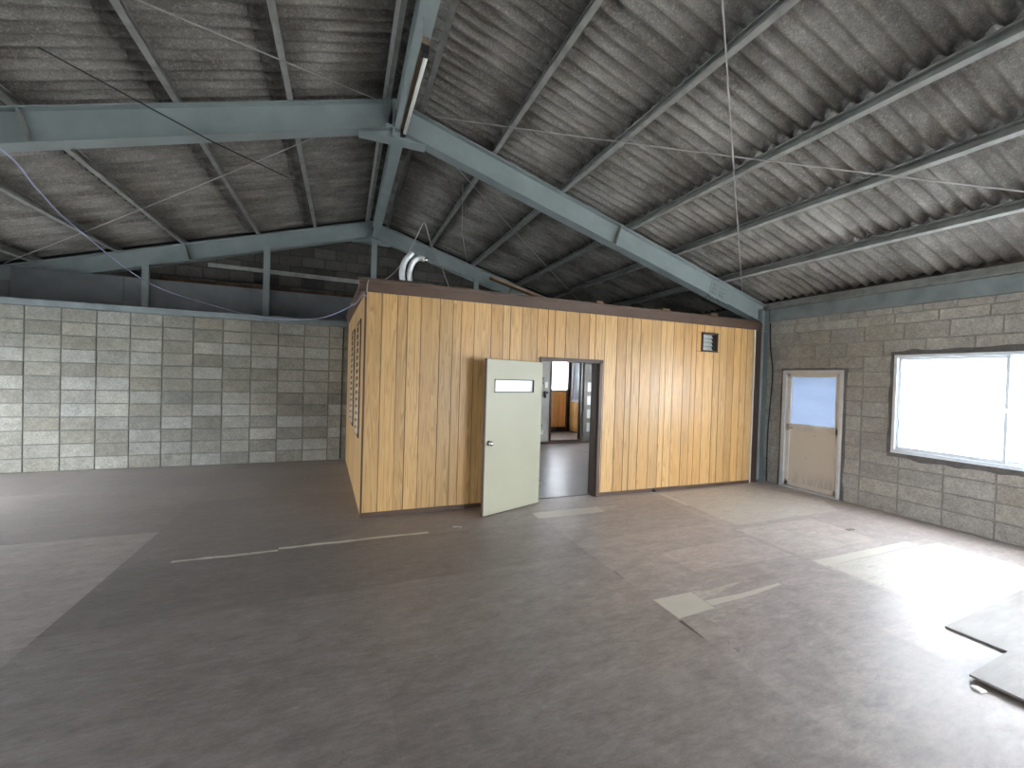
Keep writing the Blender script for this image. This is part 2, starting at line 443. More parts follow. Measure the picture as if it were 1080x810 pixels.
# ------------------------------------------------------------------ corrugated roof
def roof(side, name, label):
    mb = MB(); pitch = .132; amp = .027; seg = 8
    y0, y1 = RY - .3, GY + .12
    n = int((y1 - y0) / pitch * seg)
    xe = WX + .45 if side > 0 else EX - .45
    # sheet rows between purlin lines (distance from ridge in plan)
    br = [0.05, 1.12, 2.06, 3.13, 4.0, 4.96, 6.45]
    th = .007; dirt_v = []
    for i in range(len(br) - 1):
        d0, d1 = br[i], br[i + 1] + .10
        sub_ = [0, .06, .14, .3, .5, .7, .86, .94, 1]
        base = len(mb.v)
        lay = []
        for layer in (0, 1):
            for s_ in sub_:
                d = d0 + (d1 - d0) * s_
                lift = .010 * (1 - s_)
                dv = max(0, 1 - min(s_, 1 - s_) / .20)
                for j in range(n + 1):
                    y = y0 + (y1 - y0) * j / n
                    ph = 2 * math.pi * (y - y0) / pitch
                    h = amp * math.cos(ph) + .145 + lift + layer * th
                    dirt_v.append(dv)
                    mb.v.append((XR + side * d, y, ZT - SL * d + h))
        m_ = n + 1; K = len(sub_)
        for layer in (0, 1):
            for a in range(K - 1):
                sm = (sub_[a] + sub_[a + 1]) / 2
                dirt = max(0, 1 - min(sm, 1 - sm) / .22)
                for j in range(n):
                    q = [base + (layer * K + a) * m_ + j, base + (layer * K + a) * m_ + j + 1, base + (layer * K + a + 1) * m_ + j + 1, base + (layer * K + a + 1) * m_ + j]
                    mb.face(q, True)
        for j in range(n):
            a = K - 1
            mb.face([base + a * m_ + j, base + a * m_ + j + 1, base + (K + a) * m_ + j + 1, base + (K + a) * m_ + j])
    ob = mb.build(name, 'roof')
    at = ob.data.attributes.new('dirt', 'FLOAT', 'POINT'); at.data.foreach_set('value', dirt_v)
    return struct(ob, label, 'ceiling')
roof(1, 'ceiling_right', 'dirty corrugated cement roof sheets sloping down to the window wall')
roof(-1, 'ceiling_left', 'dark corrugated cement roof sheets sloping away from the window wall')
mb = MB()
mb.hexa([(XR - .22, RY - .3, zr(XR - .22, .175)), (XR, RY - .3, ZT + .175 ), (XR, GY + .12, ZT + .175), (XR - .22, GY + .12, zr(XR - .22, .175))],
        [(XR - .22, RY - .3, zr(XR - .22, .19)), (XR, RY - .3, ZT + .19), (XR, GY + .12, ZT + .19), (XR - .22, GY + .12, zr(XR - .22, .19))], dirt=1)
mb.hexa([(XR, RY - .3, ZT + .175), (XR + .22, RY - .3, zr(XR + .22, .175)), (XR + .22, GY + .12, zr(XR + .22, .175)), (XR, GY + .12, ZT + .175)],
        [(XR, RY - .3, ZT + .19), (XR + .22, RY - .3, zr(XR + .22, .19)), (XR + .22, GY + .12, zr(XR + .22, .19)), (XR, GY + .12, ZT + .19)], dirt=1)
struct(mb.build('trim_1', 'roof'), 'cement ridge capping covering the joint of both roof slopes', 'ridge cap')

mb = MB(); mb.box(WX + .09, WX + .17, RY - .16, GY + .1, 2.62, 3.03); struct(mb.build('added_trim_9', 'darkbrown'), 'dark board added to block daylight between the window wall and the roof sheets', 'trim')  # filler added to stop daylight leaking in at the eaves
mb = MB(); mb.box(EX - .16, EX - .09, RY - .16, GY + .1, 2.80, 2.98); struct(mb.build('added_trim_10', 'darkbrown'), 'dark board added to block daylight between the opposite wall and the roof sheets', 'trim')  # matching filler, added to keep stray daylight out on this side
# ------------------------------------------------------------------ steel frames
def H_prof(d, b, tw, tf):   # u across (flange width), w down
    return [(-b / 2, 0), (b / 2, 0), (b / 2, -tf), (tw / 2, -tf), (tw / 2, -d + tf), (b / 2, -d + tf), (b / 2, -d), (-b / 2, -d), (-b / 2, -d + tf), (-tw / 2, -d + tf), (-tw / 2, -tf), (-b / 2, -tf)]
def frame(yc, label, detail=True):
    root = thing('portal_frame', label, 'steel frame', (XR, yc, 0))
    B = .15; d = DV * CT
    for side in (1, -1):
        xe = WX - .02 if side > 0 else EX + .02
        W = (side * ST, 0, CT)
        n_ = Vector(W)
        A = Vector((XR, yc, ZT)); E_ = Vector((xe - side * .05, yc, zr(xe - side * .05)))
        mb = MB(); mb.prism(H_prof(d, B, .010, .012), A, E_, (0, 1, 0), W)
        # clip at ridge is hidden behind the ridge plate
        raf = mb.build('rafter', 'steel', root)
        if detail:
            Udir = (E_ - A).normalized()
            for dist in (3.18,):
                P = A + Udir * dist
                mb = MB()
                for sy in (-1, 1):
                    mb.prism([(-.006, -.012), (.006, -.012), (.006, -d + .012), (-.006, -d + .012)], P + Vector((0, sy * .007, 0)), P + Vector((0, sy * .077, 0)), Udir, W)
                mb.build('stiffener', 'steel_dull', root)
            P = A + Udir * 5.17
            mb = MB()
            for sy in (-1, 1):
                mb.prism([(-.16, -.05), (.16, -.05), (.16, -d + .05), (-.16, -d + .05)], P + Vector((0, sy * .005, 0)), P + Vector((0, sy * .014, 0)), Udir, W)
            mb.prism([(-.19, -d - .009), (.19, -d - .009), (.19, -d), (-.19, -d)], P + Vector((0, -.07, 0)), P + Vector((0, .07, 0)), Udir, W)
            sp = mb.build('splice_plate', 'steel', root)
            if (side > 0) == (yc < 6):
                for uu in (-.11, -.05, .05, .11):
                    for ww in (-.085, -.15, -.21):
                        q = P + Udir * uu + n_ * ww
                        mb = MB(); mb.tube([q + Vector((0, -.013, 0)), q + Vector((0, -.028, 0))], .013, 6); mb.build('bolt', 'steel_dull', sp)
                    q = P + Udir * (uu * 1.3) - n_ * (d + .008)
                    for sy in (-.045, .045):
                        mb = MB(); mb.tube([q + Vector((0, sy, 0)), q + Vector((0, sy, 0)) - n_ * .016], .013, 6); mb.build('bolt', 'steel_dull', sp)
        # column and knee end plate
        xc0, xc1 = (xe - .30, xe) if side > 0 else (xe, xe + .30)
        if side > 0: xc0 = xe - .17
        zt_ = 2.805
        mb = MB()
        mb.box(xc0, xc1, yc - .005, yc + .005, 0, zt_)
        mb.box(xc0, xc0 + .01, yc - B / 2, yc + B / 2, 0, zt_); mb.box(xc1 - .01, xc1, yc - B / 2, yc + B / 2, 0, zt_)
        mb.build('column', 'steel', root)
        mb = MB()
        mb.box(xc0 - .03, xc1, yc - B / 2, yc + B / 2, zr(xe, -DV) - .10, zr(xe, -DV) - .085)
        for xx in (xc0 + .02,):
            mb.box(xx, xx + .012, yc - B / 2 + .004, yc - .006, zr(xe, -DV) - .08, 2.805)
        mb.build('knee_plate', 'steel', root)
    # ridge connection: apex end plates and flared bottom haunch
    mb = MB()
    mb.box(XR - .012, XR + .012, yc - B / 2, yc + B / 2, ZT - DV - .10, ZT - .005)
    zb = ZT - DV
    for side in (1, -1):
        x1_ = XR + side * .36
        mb.hexa([(XR, yc - .006, zb - .11), (XR + side * .12, yc - .006, zb - .11), (XR + side * .12, yc + .006, zb - .11), (XR, yc + .006, zb - .11)],
                [(XR, yc - .006, zb), (x1_, yc - .006, zb - .36 * SL), (x1_, yc + .006, zb - .36 * SL), (XR, yc + .006, zb)])
        mb.hexa([(XR, yc - B / 2, zb - .125), (x1_, yc - B / 2, zb - .36 * SL - .02), (x1_, yc + B / 2, zb - .36 * SL - .02), (XR, yc + B / 2, zb - .125)],
                [(XR, yc - B / 2, zb - .112), (x1_, yc - B / 2, zb - .36 * SL - .007), (x1_, yc + B / 2, zb - .36 * SL - .007), (XR, yc + B / 2, zb - .112)])
    mb.build('apex_plate', 'steel', root)
    return root
Y1, Y2, Y0, YM = 4.93, 8.935, .86, -3.2
frame(Y1, 'big grey-green steel portal frame whose rafter ends over the corner of the boarded room')
frame(Y2, 'grey-green steel portal frame at the far end, against the gable')
frame(Y0, 'grey-green steel portal frame directly above the open floor', False)
frame(YM, 'grey-green steel portal frame beside the rear daylight opening', False)

# ridge tie beams between frames
for (a, b, lab) in ((Y0 + .08, Y1 - .08, 'wide grey-green steel ridge beam running over the hanging tube lamp'), (Y1 + .08, Y2 - .08, 'grey-green steel ridge beam between the big frame and the gable frame'), (YM + .08, Y0 - .08, 'grey-green steel ridge beam toward the rear daylight opening')):
    mb = MB(); mb.prism(H_prof(.20, .135, .008, .010), (XR + .075, a, 4.50), (XR + .075, b, 4.50), (1, 0, 0), (0, 0, 1))
    tag(mb.build('ridge_beam', 'steel', kind='thing'), lab, 'beam')

# purlins: lipped channels on the rafters
def c_prof(h, b, lip, t, s):   # s = +1 opens toward +u
    P = [(0, 0), (b, 0), (b, lip), (b - t, lip), (b - t, t), (t, t), (t, h - t), (b - t, h - t), (b - t, h - lip), (b, h - lip), (b, h), (0, h)]
    return [(s * u, w_) for u, w_ in P]
ordn = ['first', 'second', 'third', 'fourth', 'fifth', 'sixth']
RPX = [.74, 1.62, 2.57, 3.65, 4.47, 5.43]
LPX = [.40, -.56, -1.50, -2.62, -3.52, -4.55]
for side, xs, nm in ((1, RPX, 'window-side slope'), (-1, LPX, 'dark slope away from the window')):
    for i, x in enumerate(xs):
        if side < 0: x = min(x, XR - .06)
        A = Vector((x, RY - .1, zr(x, .002))); Bp = Vector((x, GY + .02, zr(x, .002)))
        U = (side * CT, 0, -ST); W = (side * ST, 0, CT)
        mb = MB()
        # open side faces up-slope (towards the ridge)
        prof = c_prof(.10, .05, .02, .004, -1) if side > 0 else c_prof(.10, .05, .02, .004, -1)
        prof = [(u + .03, w_) for u, w_ in prof]
        mb.prism(prof, A, Bp, U, W)
        tag(mb.build('roof_purlin', 'steel_dull'), 'steel purlin on the %s, %s one below the ridge' % (nm, ordn[i]), 'purlin', 'purlins under the roof sheets')
# eaves purlin at the wall top + big wall girder
mb = MB(); x = WX - .03
mb.prism(c_prof(.10, .05, .02, .004, -1), (WX, RY, 2.815), (WX, GY, 2.815), (1, 0, 0), (0, 0, 1))
tag(mb.build('eaves_purlin', 'steel_dull'), 'narrow dark steel purlin lying on top of the girder over the window wall', 'purlin')
mb = MB(); mb.prism([(0, 0), (.12, 0), (.12, .012), (.008, .012), (.008, .178), (.12, .178), (.12, .19), (0, .19)], (WX - .035, RY, 2.617), (WX - .035, Y1 - .09, 2.617), (1, 0, 0), (0, 0, 1))
tag(mb.build('wall_girder', 'primer'), 'deep grey steel girder lying on the block wall over the window and exit door', 'girder')
mb = MB(); mb.prism([(0, 0), (.12, 0), (.12, .012), (.008, .012), (.008, .178), (.12, .178), (.12, .19), (0, .19)], (WX - .035, Y1 + .09, 2.617), (WX - .035, GY, 2.617), (1, 0, 0), (0, 0, 1))
tag(mb.build('wall_girder', 'primer'), 'deep grey steel girder on the block wall behind the boarded room', 'girder')
mb = MB(); mb.prism([(0, 0), (-.12, 0), (-.12, .19), (0, .19)], (EX + .035, RY, 2.617), (EX + .035, GY, 2.617), (1, 0, 0), (0, 0, 1))
tag(mb.build('wall_girder', 'primer'), 'deep grey steel girder on the wall opposite the window wall', 'girder')

# channel along the back wall
mb = MB(); mb.prism([(0, 0), (.11, 0), (.11, .008), (.008, .008), (.008, .082), (.11, .082), (.11, .09), (0, .09)], (EX, BY - .02, 2.402), (.085, BY - .02, 2.402), (0, 1, 0), (0, 0, 1))
tag(mb.build('wall_channel', 'primer'), 'long grey steel channel lying along the top of the stack-bonded block wall', 'steel channel')
# gable posts
def post(x, y, w_, z0, z1, lab):
    r_ = thing('gable_post', lab, 'post', (x, y, z0), 'short posts under the gable frame')
    mb = MB(); mb.prism([(0, 0), (w_, 0), (w_, .06), (w_ - .006, .06), (w_ - .006, .006), (.006, .006), (.006, .06), (0, .06)], (x - w_ / 2, y, z0), (x - w_ / 2, y, z1), (1, 0, 0), (0, 1, 0)); mb.build('shaft', 'steel', r_)
    mb = MB(); mb.box(x - w_ / 2 - .03, x + w_ / 2 + .03, y - .01, y + .09, z0 - .0, z0 + .012); mb.build('foot_plate', 'steel', r_)
    return r_
py = 8.72
post(-3.11 * .99, py, .09, 2.40, zr(-3.08, -DV), 'short steel post between wall channel and gable frame, shortest of the posts')
post(-1.35 * .99, py, .10, 2.40, zr(-1.3, -DV), 'short open-channel steel post standing on the wall channel, midway to the ridge')
post(.50, py, .10, 2.60, zr(.50, -DV) - .12, 'steel post standing directly under the gable ridge joint')
post(2.6, py, .10, 2.60, zr(2.6, -DV), 'steel post under the gable frame, standing behind the silver ducts')
post(4.3, py, .10, 2.60, zr(4.3, -DV), 'steel post under the gable frame, beyond the boarded room roof')
# cement panels, timber strip and rail behind
mb = MB()
for (a, b) in ((EX, -4.76), (-4.755, -3.4), (-3.395, -1.6), (-1.595, .2)):
    mb.box(a, b, 8.83, 8.85, 2.40, 3.045 if a > -5 else 2.83, tone=.5)
tag(mb.build('cement_panel', 'panel'), 'flat grey cement panels standing upright on the block wall under the gable frame', 'panel')
mb = MB()
random.seed(3)
x = -2.95
while x < .15:
    w_ = random.uniform(.25, .8); mb.box(x, min(x + w_ - .02, .2), 8.90, 9.0, 3.05, 3.10 + random.uniform(-.03, .03), tone=random.random()); x += w_
mb.box(-2.95, .2, 8.92, 9.0, 2.41, 3.07, tone=.3)
tag(mb.build('timber_strip', 'insulation'), 'ragged brown timber edge showing above the grey cement panels', 'timber')
mb = MB(); mb.prism([(0, 0), (.05, 0), (.05, .006), (.006, .006), (.006, .07), (0, .07)], (-2.3, 9.05, 3.40), (6.2, 9.05, 3.33), (0, 1, 0), (0, 0, 1))
tag(mb.build('gable_rail', 'steel_dull'), 'thin grey steel rail crossing behind the gable posts', 'rail')

# roof bracing rods, wires
def rod(name, pts, r_, mat, lab, cat, k=6, grp=None):
    mb = MB(); mb.tube(pts, r_, k); return tag(mb.build(name, mat), lab, cat, grp)
def rp(x, y, o_=-.035): return (x, y, zr(x, o_))
def lerp(a, b, t): return tuple(a[i] + (b[i] - a[i]) * t for i in range(3))
def sagged(a, b, s=.03, n=12): return [tuple(Vector(lerp(a, b, i / n)) - Vector((0, 0, s * 4 * (i / n) * (1 - i / n)))) for i in range(n + 1)]
G = 'roof bracing rods'
rod('brace_rod', sagged(rp(.72, 4.84), rp(6.0, 1.0)), .007, 'wire', 'thin steel bracing rod running from the ridge of the big frame across the window-side slope', 'brace rod', grp=G)
rod('brace_rod', sagged(rp(5.80, 4.84), rp(.75, .95)), .007, 'wire', 'thin steel bracing rod rising from the rafter end above the boarded room corner', 'brace rod', grp=G)
rod('brace_rod', sagged(rp(.30, 4.84), rp(-4.9, .95)), .007, 'wire', 'thin steel bracing rod from the big frame ridge across the dark slope', 'brace rod', grp=G)
rod('brace_rod', sagged(rp(.3, 5.0), rp(-4.75, 8.7)), .007, 'wire', 'thin steel bracing rod in the far bay of the dark slope', 'brace rod', grp=G)
rod('brace_rod', sagged(rp(.7, 5.0), rp(5.6, 8.7)), .007, 'wire', 'thin steel bracing rod in the far bay of the window-side slope', 'brace rod', grp=G)
rod('hanging_cable', [(-2.6, 3.0, 3.75), (-2.388, 4.3, 4.021), (-1.205, 4.83, 3.729), (-0.763, 6.6, 4.233)], .006, 'wire_dark', 'thin black cable slung under the big frame on the dark slope', 'cable')
lav = [(-2.214, 4.0, 3.027), (-2.322, 4.6, 2.971), (-2.449, 5.4, 2.902), (-2.331, 6.8, 2.637), (-1.779, 7.8, 2.524), (-1.40, 8.0, 2.47), (-.948, 8.0, 2.436), (-.341, 7.4, 2.444), (.088, 6.0, 2.472), (.17, 4.90, 2.42), (.20, 4.78, 2.40)]
def spline(P, n=8):
    P = [Vector(p) for p in P]; out = []
    for i in range(len(P) - 1):
        a, b, c_, d_ = P[max(i - 1, 0)], P[i], P[i + 1], P[min(i + 2, len(P) - 1)]
        for k in range(n):
            t = k / n; out.append(.5 * ((2 * b) + (c_ - a) * t + (2 * a - 5 * b + 4 * c_ - d_) * t * t + (3 * b - a - 3 * c_ + d_) * t ** 3))
    out.append(P[-1]); return out
far = [(-2.6, 2.6, 3.0), (-2.35, 3.3, 3.02)]
rod('electric_cable', spline(far + lav), .0062, 'lavender', 'pale lavender cable drooping from the rafter to the corner of the boarded room', 'cable', 6)
rod('electric_wire', spline([(.21, 4.79, 2.44), (.23, 4.80, 2.58), (.383, 5.15, 2.655), (.541, 5.3, 2.811), (.719, 5.5, 3.105), (.90, 5.6, 3.52), (.93, 5.6, 3.57), (.96, 5.6, 3.52), (1.034, 5.6, 3.3), (1.189, 5.7, 3.068), (1.418, 5.8, 2.60)]), .007, 'wire', 'stiff grey wire bent into a peak above the boarded room beside the silver ducts', 'wire', 6)
rod('drop_wire', [(1.5, 5.85, 4.30), (1.51, 5.85, 3.6), (1.62, 5.8, 3.0), (1.9, 5.7, 2.60)], .005, 'wire', 'thin wire dropping from the roof onto the boarded room', 'wire', 6)

# fluorescent lamp
lamp = thing('tube_lamp', 'unlit fluorescent tube lamp with rusty batten hanging under the ridge beam', 'lamp', (.50, 3.8, 4.0))
A = Vector((.505, 3.17, 3.985)); Bp = Vector((.495, 4.40, 4.0)); 
mb = MB(); mb.prism([(-.03, .02), (.03, .02), (.022, .075), (-.022, .075)], A, Bp, (1, 0, 0), (0, 0, 1)); mb.build('batten', 'rust', lamp)
mb = MB(); mb.prism([(-.034, .006), (-.028, .02), (.028, .02), (.034, .006), (.038, .006), (.032, .026), (-.032, .026), (-.038, .006)], A, Bp, (1, 0, 0), (0, 0, 1)); mb.build('reflector', 'rust', lamp)
mb = MB(); mb.tube([A + Vector((.014, .05, -.018)), Bp + Vector((.014, -.03, -.018))], .016, 12); mb.build('tube', 'white', lamp)
for q in (A + Vector((0, .03, 0)), Bp + Vector((0, -.02, 0))):
    mb = MB(); mb.box(q.x - .025, q.x + .025, q.y - .025, q.y + .025, q.z - .04, q.z + .03); mb.build('lamp_holder', 'black', lamp)
for yy in (3.3, 4.1):
    mb = MB(); mb.tube([(.50, yy, 4.05), (.50, yy, 4.297)], .005, 6); mb.build('hanger', 'wire', lamp)

# ------------------------------------------------------------------ boarded room
edges = [.205, .371, .539, .645, .799, 1.013, 1.167, 1.266, 1.426, 1.638, 1.792, 1.886, 2.046, 2.252, 2.400, 2.502, 2.660, 2.862, 3.017, 3.112, 3.263, 3.462, 3.617, 3.712, 3.859, 4.048, 4.215, 4.313, 4.449, 4.638, 4.789, 4.884, 5.030, 5.228, 5.354, 5.507, 5.648, 5.796, 5.931, 6.075]
random.seed(11)
mb = MB()
opening = (2.33, 3.205, -.1, 1.82); vent = (4.975, 5.295, 2.055, 2.345)
slab_wall(mb, 'Y', FY + .006, FY + .10, .205, 6.09, 0, 2.58, [opening, vent], tone=.4, mortar=1)
for a, b in zip(edges, edges[1:]):
    t = random.random()
    r = [(a, b, .045, 2.47)]
    for h in (opening, vent): r = sub(r, h)
    for q in r:
        block_face(mb, 'Y', FY, 1, q, t, .0025, .003, .006)
# no random jitter wanted on planks beyond a hair; fine grooves between boards
struct(mb.build('wall_room_front', 'facade'), 'front wall of the inner room in honey-coloured vertical wood boards', 'wall')
mb = MB()
def sx(y): return .2 - (y - 4.83) * .042
for (y0, y1) in [(4.84 + .28 * k, 4.84 + .28 * k + .277) for k in range(12)]:
    y1 = min(y1, BY - .01); t = random.random()
    mb.hexa([(sx(y0), y0, 0), (sx(y1), y1, 0), (sx(y1) + .10, y1, 0), (sx(y0) + .10, y0, 0)][::-1], [(sx(y0), y0, 2.5), (sx(y1), y1, 2.5), (sx(y1) + .10, y1, 2.5), (sx(y0) + .10, y0, 2.5)][::-1], tone=t, mortar=0)
struct(mb.build('wall_room_side', 'facade'), 'side wall of the inner room in honey-coloured boards with slatted windows', 'wall')
mb = MB(); mb.box(.13, 6.15, FY - .022, FY + .0, 2.455, 2.585); mb.box(.13, 6.15, FY - .034, FY, 2.565, 2.600)
struct(mb.build('trim_2', 'brown', bevel=.003), 'brown fascia board along the top of the boarded front wall', 'trim')
mb = MB(); mb.hexa([(sx(4.80) - .02, 4.80, 2.455), (sx(BY) - .02, BY - .03, 2.455), (sx(BY) + .0, BY - .03, 2.455), (sx(4.80) + .0, 4.80, 2.455)][::-1], [(sx(4.80) - .05, 4.80, 2.60), (sx(BY) - .05, BY - .03, 2.60), (sx(BY) + .0, BY - .03, 2.60), (sx(4.80) + .0, 4.80, 2.60)][::-1])
struct(mb.build('trim_3', 'brown'), 'brown fascia board along the slatted-window side of the inner room', 'trim')
mb = MB(); mb.box(.21, 2.33, FY - .008, FY + .004, .0, .05); mb.box(3.205, 6.1, FY - .008, FY + .004, 0, .05)
struct(mb.build('baseboard_front', 'brown'), 'low brown baseboard under the boarded front wall', 'baseboard')
mb = MB(); mb.box(.192, .212, FY - .008, FY + .014, 0, 2.46)
struct(mb.build('trim_4', 'brown'), 'thin brown corner bead where the boarded walls meet', 'trim')
mb = MB(); mb.box(6.075, 6.10, FY - .012, FY + .09, 0, 2.46); 
struct(mb.build('trim_5', 'alu_beige'), 'narrow upright strip ending the boarded wall beside the exit door', 'trim')
mb = MB(); mb.box(6.10, 6.26, FY + .012, FY + .09, 0, 2.50)
struct(mb.build('trim_6', 'darkbrown'), 'dark filler board between the boarded wall and steel column', 'trim')
# roof deck of the room
mb = MB(); mb.hexa([(.15, FY + .02, 2.50), (6.28, FY + .02, 2.50), (6.28, GY - .15, 2.50), (.03, GY - .15, 2.50)], [(.15, FY + .02, 2.575), (6.28, FY + .02, 2.575), (6.28, GY - .15, 2.575), (.03, GY - .15, 2.575)])
struct(mb.build('ceiling_inner_room', 'darkbrown'), 'flat dark deck forming the roof of the boarded inner room', 'ceiling')
mb = MB(); mb.box(.32, WX - .02, FY + .11, 8.98, 2.44, 2.46)
struct(mb.build('ceiling_panel_inner_room', 'plaster'), 'plain ceiling inside the boarded room', 'ceiling')

# timber offcuts on the roof
for (x, w_, h, lab) in ((3.26, .11, .075, 'small brown timber block on the roof edge, above the doorway end'), (4.415, .14, .075, 'small brown timber block on the roof edge, the middle one'), (5.36, .15, .085, 'small brown timber block on the roof edge, above the little vent')):
    mb = MB(); mb.box(x - w_ / 2, x + w_ / 2, 4.96, 5.16, 2.576, 2.576 + h + .02); tag(mb.build('timber_block', 'timber', bevel=.004), lab, 'timber block', 'timber blocks on the room roof')
mb = MB(); mb.hexa([(2.05, 4.93, 2.63), (2.44, 4.98, 2.577), (2.44, 5.08, 2.577), (2.05, 5.03, 2.63)], [(2.05, 4.93, 2.72), (2.44, 4.98, 2.60), (2.44, 5.08, 2.60), (2.05, 5.03, 2.72)])
mb2 = MB(); mb2.prism([(0, 0), (.10, 0), (.10, .025), (0, .025)], (1.75, 5.2, 2.86), (2.50, 4.93, 2.578), (0, 1, 0), (.3, 0, 1))
tag(mb2.build('timber_plank', 'timber'), 'reddish timber plank leaning on the room roof under the rafter', 'plank')

# slatted windows on the side wall
for (ya, yb, nm, z0, z1) in ((5.30, 5.78, 1, .80, 2.22), (6.35, 6.9, 2, .82, 2.20)):
    r_ = thing('window_%d' % (nm + 1), 'slatted jalousie window on the room side wall, %s' % ('nearer the wall corner' if nm == 1 else 'nearer the block wall'), 'window', (sx(ya), ya, z0), kind='structure')
    mb = MB()
    for (a, b, c_, d_) in ((ya, ya + .025, z0, z1), (yb - .025, yb, z0, z1), (ya, yb, z0, z0 + .025), (ya, yb, z1 - .025, z1)):
        mb.hexa([(sx(a) - .012, a, c_), (sx(b) - .012, b, c_), (sx(b), b, c_), (sx(a), a, c_)][::-1], [(sx(a) - .012, a, d_), (sx(b) - .012, b, d_), (sx(b), b, d_), (sx(a), a, d_)][::-1])
    mb.build('frame', 'darkbrown', r_)
    n = 16
    for i in range(n):
        z = z0 + .06 + (z1 - z0 - .12) * i / (n - 1)
        mb = MB(); a, b = ya + .03, yb - .03
        mb.hexa([(sx(a) - .024, a, z - .022), (sx(b) - .024, b, z - .022), (sx(b) - .002, b, z + .018), (sx(a) - .002, a, z + .018)][::-1], [(sx(a) - .024, a, z - .016), (sx(b) - .024, b, z - .016), (sx(b) - .002, b, z + .024), (sx(a) - .002, a, z + .024)][::-1])
        mb.build('slat', 'alu_beige', r_)

# vent in the facade
r_ = thing('wall_vent', 'small square dark-framed louvre vent high in the boarded wall', 'vent', (5.135, FY, 2.055))
mb = MB(); a, b, c_, d_ = vent; 
for q in ((a, a + .022, c_, d_), (b - .022, b, c_, d_), (a, b, c_, c_ + .022), (a, b, d_ - .022, d_)): mb.box(q[0], q[1], FY - .018, FY + .10, q[2], q[3])
mb.build('frame', 'darkbrown', r_, bevel=.002)
for i in range(4):
    z = 2.085 + .06 * i
    mb = MB(); mb.hexa([(a + .03, FY + .055, z), (b - .03, FY + .055, z), (b - .03, FY + .062, z), (a + .03, FY + .062, z)], [(a + .03, FY + .085, z + .056), (b - .03, FY + .085, z + .056), (b - .03, FY + .092, z + .056), (a + .03, FY + .092, z + .056)])
    mb.build('louvre_blade', 'slot_glass', r_)

# ------------------------------------------------------------------ door of the boarded room
d2 = thing('door_2', 'cream door standing open in the boarded wall, with a narrow glazed slot', 'door', (2.33, FY, 0), kind='structure')
mb = MB()
mb.box(2.30, 2.33, FY - .016, FY + .11, 0, 1.85); mb.box(3.185, 3.235, FY - .022, FY + .14, 0, 1.85); mb.box(2.30, 3.235, FY - .022, FY + .11, 1.80, 1.85)
mb.build('door_frame', 'brown', d2, bevel=.002)
mb = MB(); mb.box(3.165, 3.19, FY + .02, FY + .15, 0, 1.80); mb.build('door_stop', 'darkbrown', d2)
hx, hy = 2.318, 4.770; fx, fy = 1.475, 4.447
u = Vector((fx - hx, fy - hy, 0)); LW = u.length; u.normalize(); nrm = Vector((-u.y, u.x, 0))   # nrm: thickness direction
if nrm.y < 0: nrm = -nrm
def leafbox(mb, a0, a1, t0, t1, z0, z1, **k):
    P = Vector((hx, hy, 0))
    q = [P + u * a0 + nrm * t0, P + u * a1 + nrm * t0, P + u * a1 + nrm * t1, P + u * a0 + nrm * t1]
    mb.hexa([(p.x, p.y, z0) for p in q], [(p.x, p.y, z1) for p in q], **k)
LH = 1.775
s0, s1 = LW - .755, LW - .118
mb = MB(); r = sub([(0.004, LW - .004, .012, LH)], (s0, s1, 1.398, 1.552))
for q in r: leafbox(mb, q[0], q[1], 0, .036, q[2], q[3])
leaf = mb.build('door_leaf', 'cream', d2)
mb = MB(); leafbox(mb, LW - .004, LW + .004, -.001, .037, .012, LH); leafbox(mb, 0, LW, -.001, .037, LH, LH + .006); leafbox(mb, 0, LW, -.001, .037, .004, .012); mb.build('edge_strip', 'brown', d2)
mb = MB()
for q in ((s0, s0 + .010, 1.398, 1.552), (s1 - .010, s1, 1.398, 1.552), (s0, s1, 1.398, 1.408), (s0, s1, 1.542, 1.552)): leafbox(mb, q[0], q[1], -.004, .040, q[2], q[3])
sl_ = mb.build('slot_frame', 'black', leaf)
mb = MB(); leafbox(mb, s0 + .01, s1 - .01, .014, .020, 1.408, 1.542); mb.build('slot_pane', 'slot_glass', leaf)
kp = Vector((hx, hy, .83)) + u * (LW - .055)
for sg in (-1, 1):
    st_ = kp + nrm * (.0 if sg < 0 else .036)
    mb = MB(); mb.tube([st_ + nrm * sg * t for t in (0, .008, .009, .028, .030, .040, .055, .062, .064)], .01, 14, radii=[.031, .031, .012, .012, .020, .027, .027, .018, .004]); mb.build('door_knob', 'chrome', leaf)
mb = MB(); q = Vector((hx, hy, 0)) + u * (LW); mb.box(q.x - .012, q.x + .03, q.y - .002, q.y + .02, LH + .006, LH + .014); mb.build('latch_plate', 'cream', leaf)
for z in (.25, .95, 1.55):
    mb = MB(); mb.tube([(hx + .008, hy - .004, z - .045), (hx + .008, hy - .004, z + .045)], .007, 8); mb.build('hinge', 'chrome', d2)

# ------------------------------------------------------------------ inside the room
mb = MB()
IY = 9.0
dwy = (4.63, 5.43, .10, 2.2)
slab_wall(mb, 'Y', IY, IY + .07, .3, WX, 0, 2.45, [dwy])
struct(mb.build('wall_inner_back', 'plaster'), 'grey papered wall inside the boarded room with a doorway', 'wall')
mb = MB(); mb.box(.3, WX, IY - .015, IY, 0, .075); struct(mb.build('baseboard_inner', 'brown'), 'brown baseboard inside the boarded room', 'baseboard')
mb = MB(); mb.box(dwy[0] - .04, dwy[0], IY - .02, IY + .09, .075, 2.2); mb.box(dwy[1], dwy[1] + .04, IY - .02, IY + .09, .075, 2.2); mb.box(dwy[0] - .04, dwy[1] + .04, IY - .03, IY + .09, .075, .105)
struct(mb.build('trim_7', 'darkbrown'), 'dark brown lining around the inner doorway', 'trim')
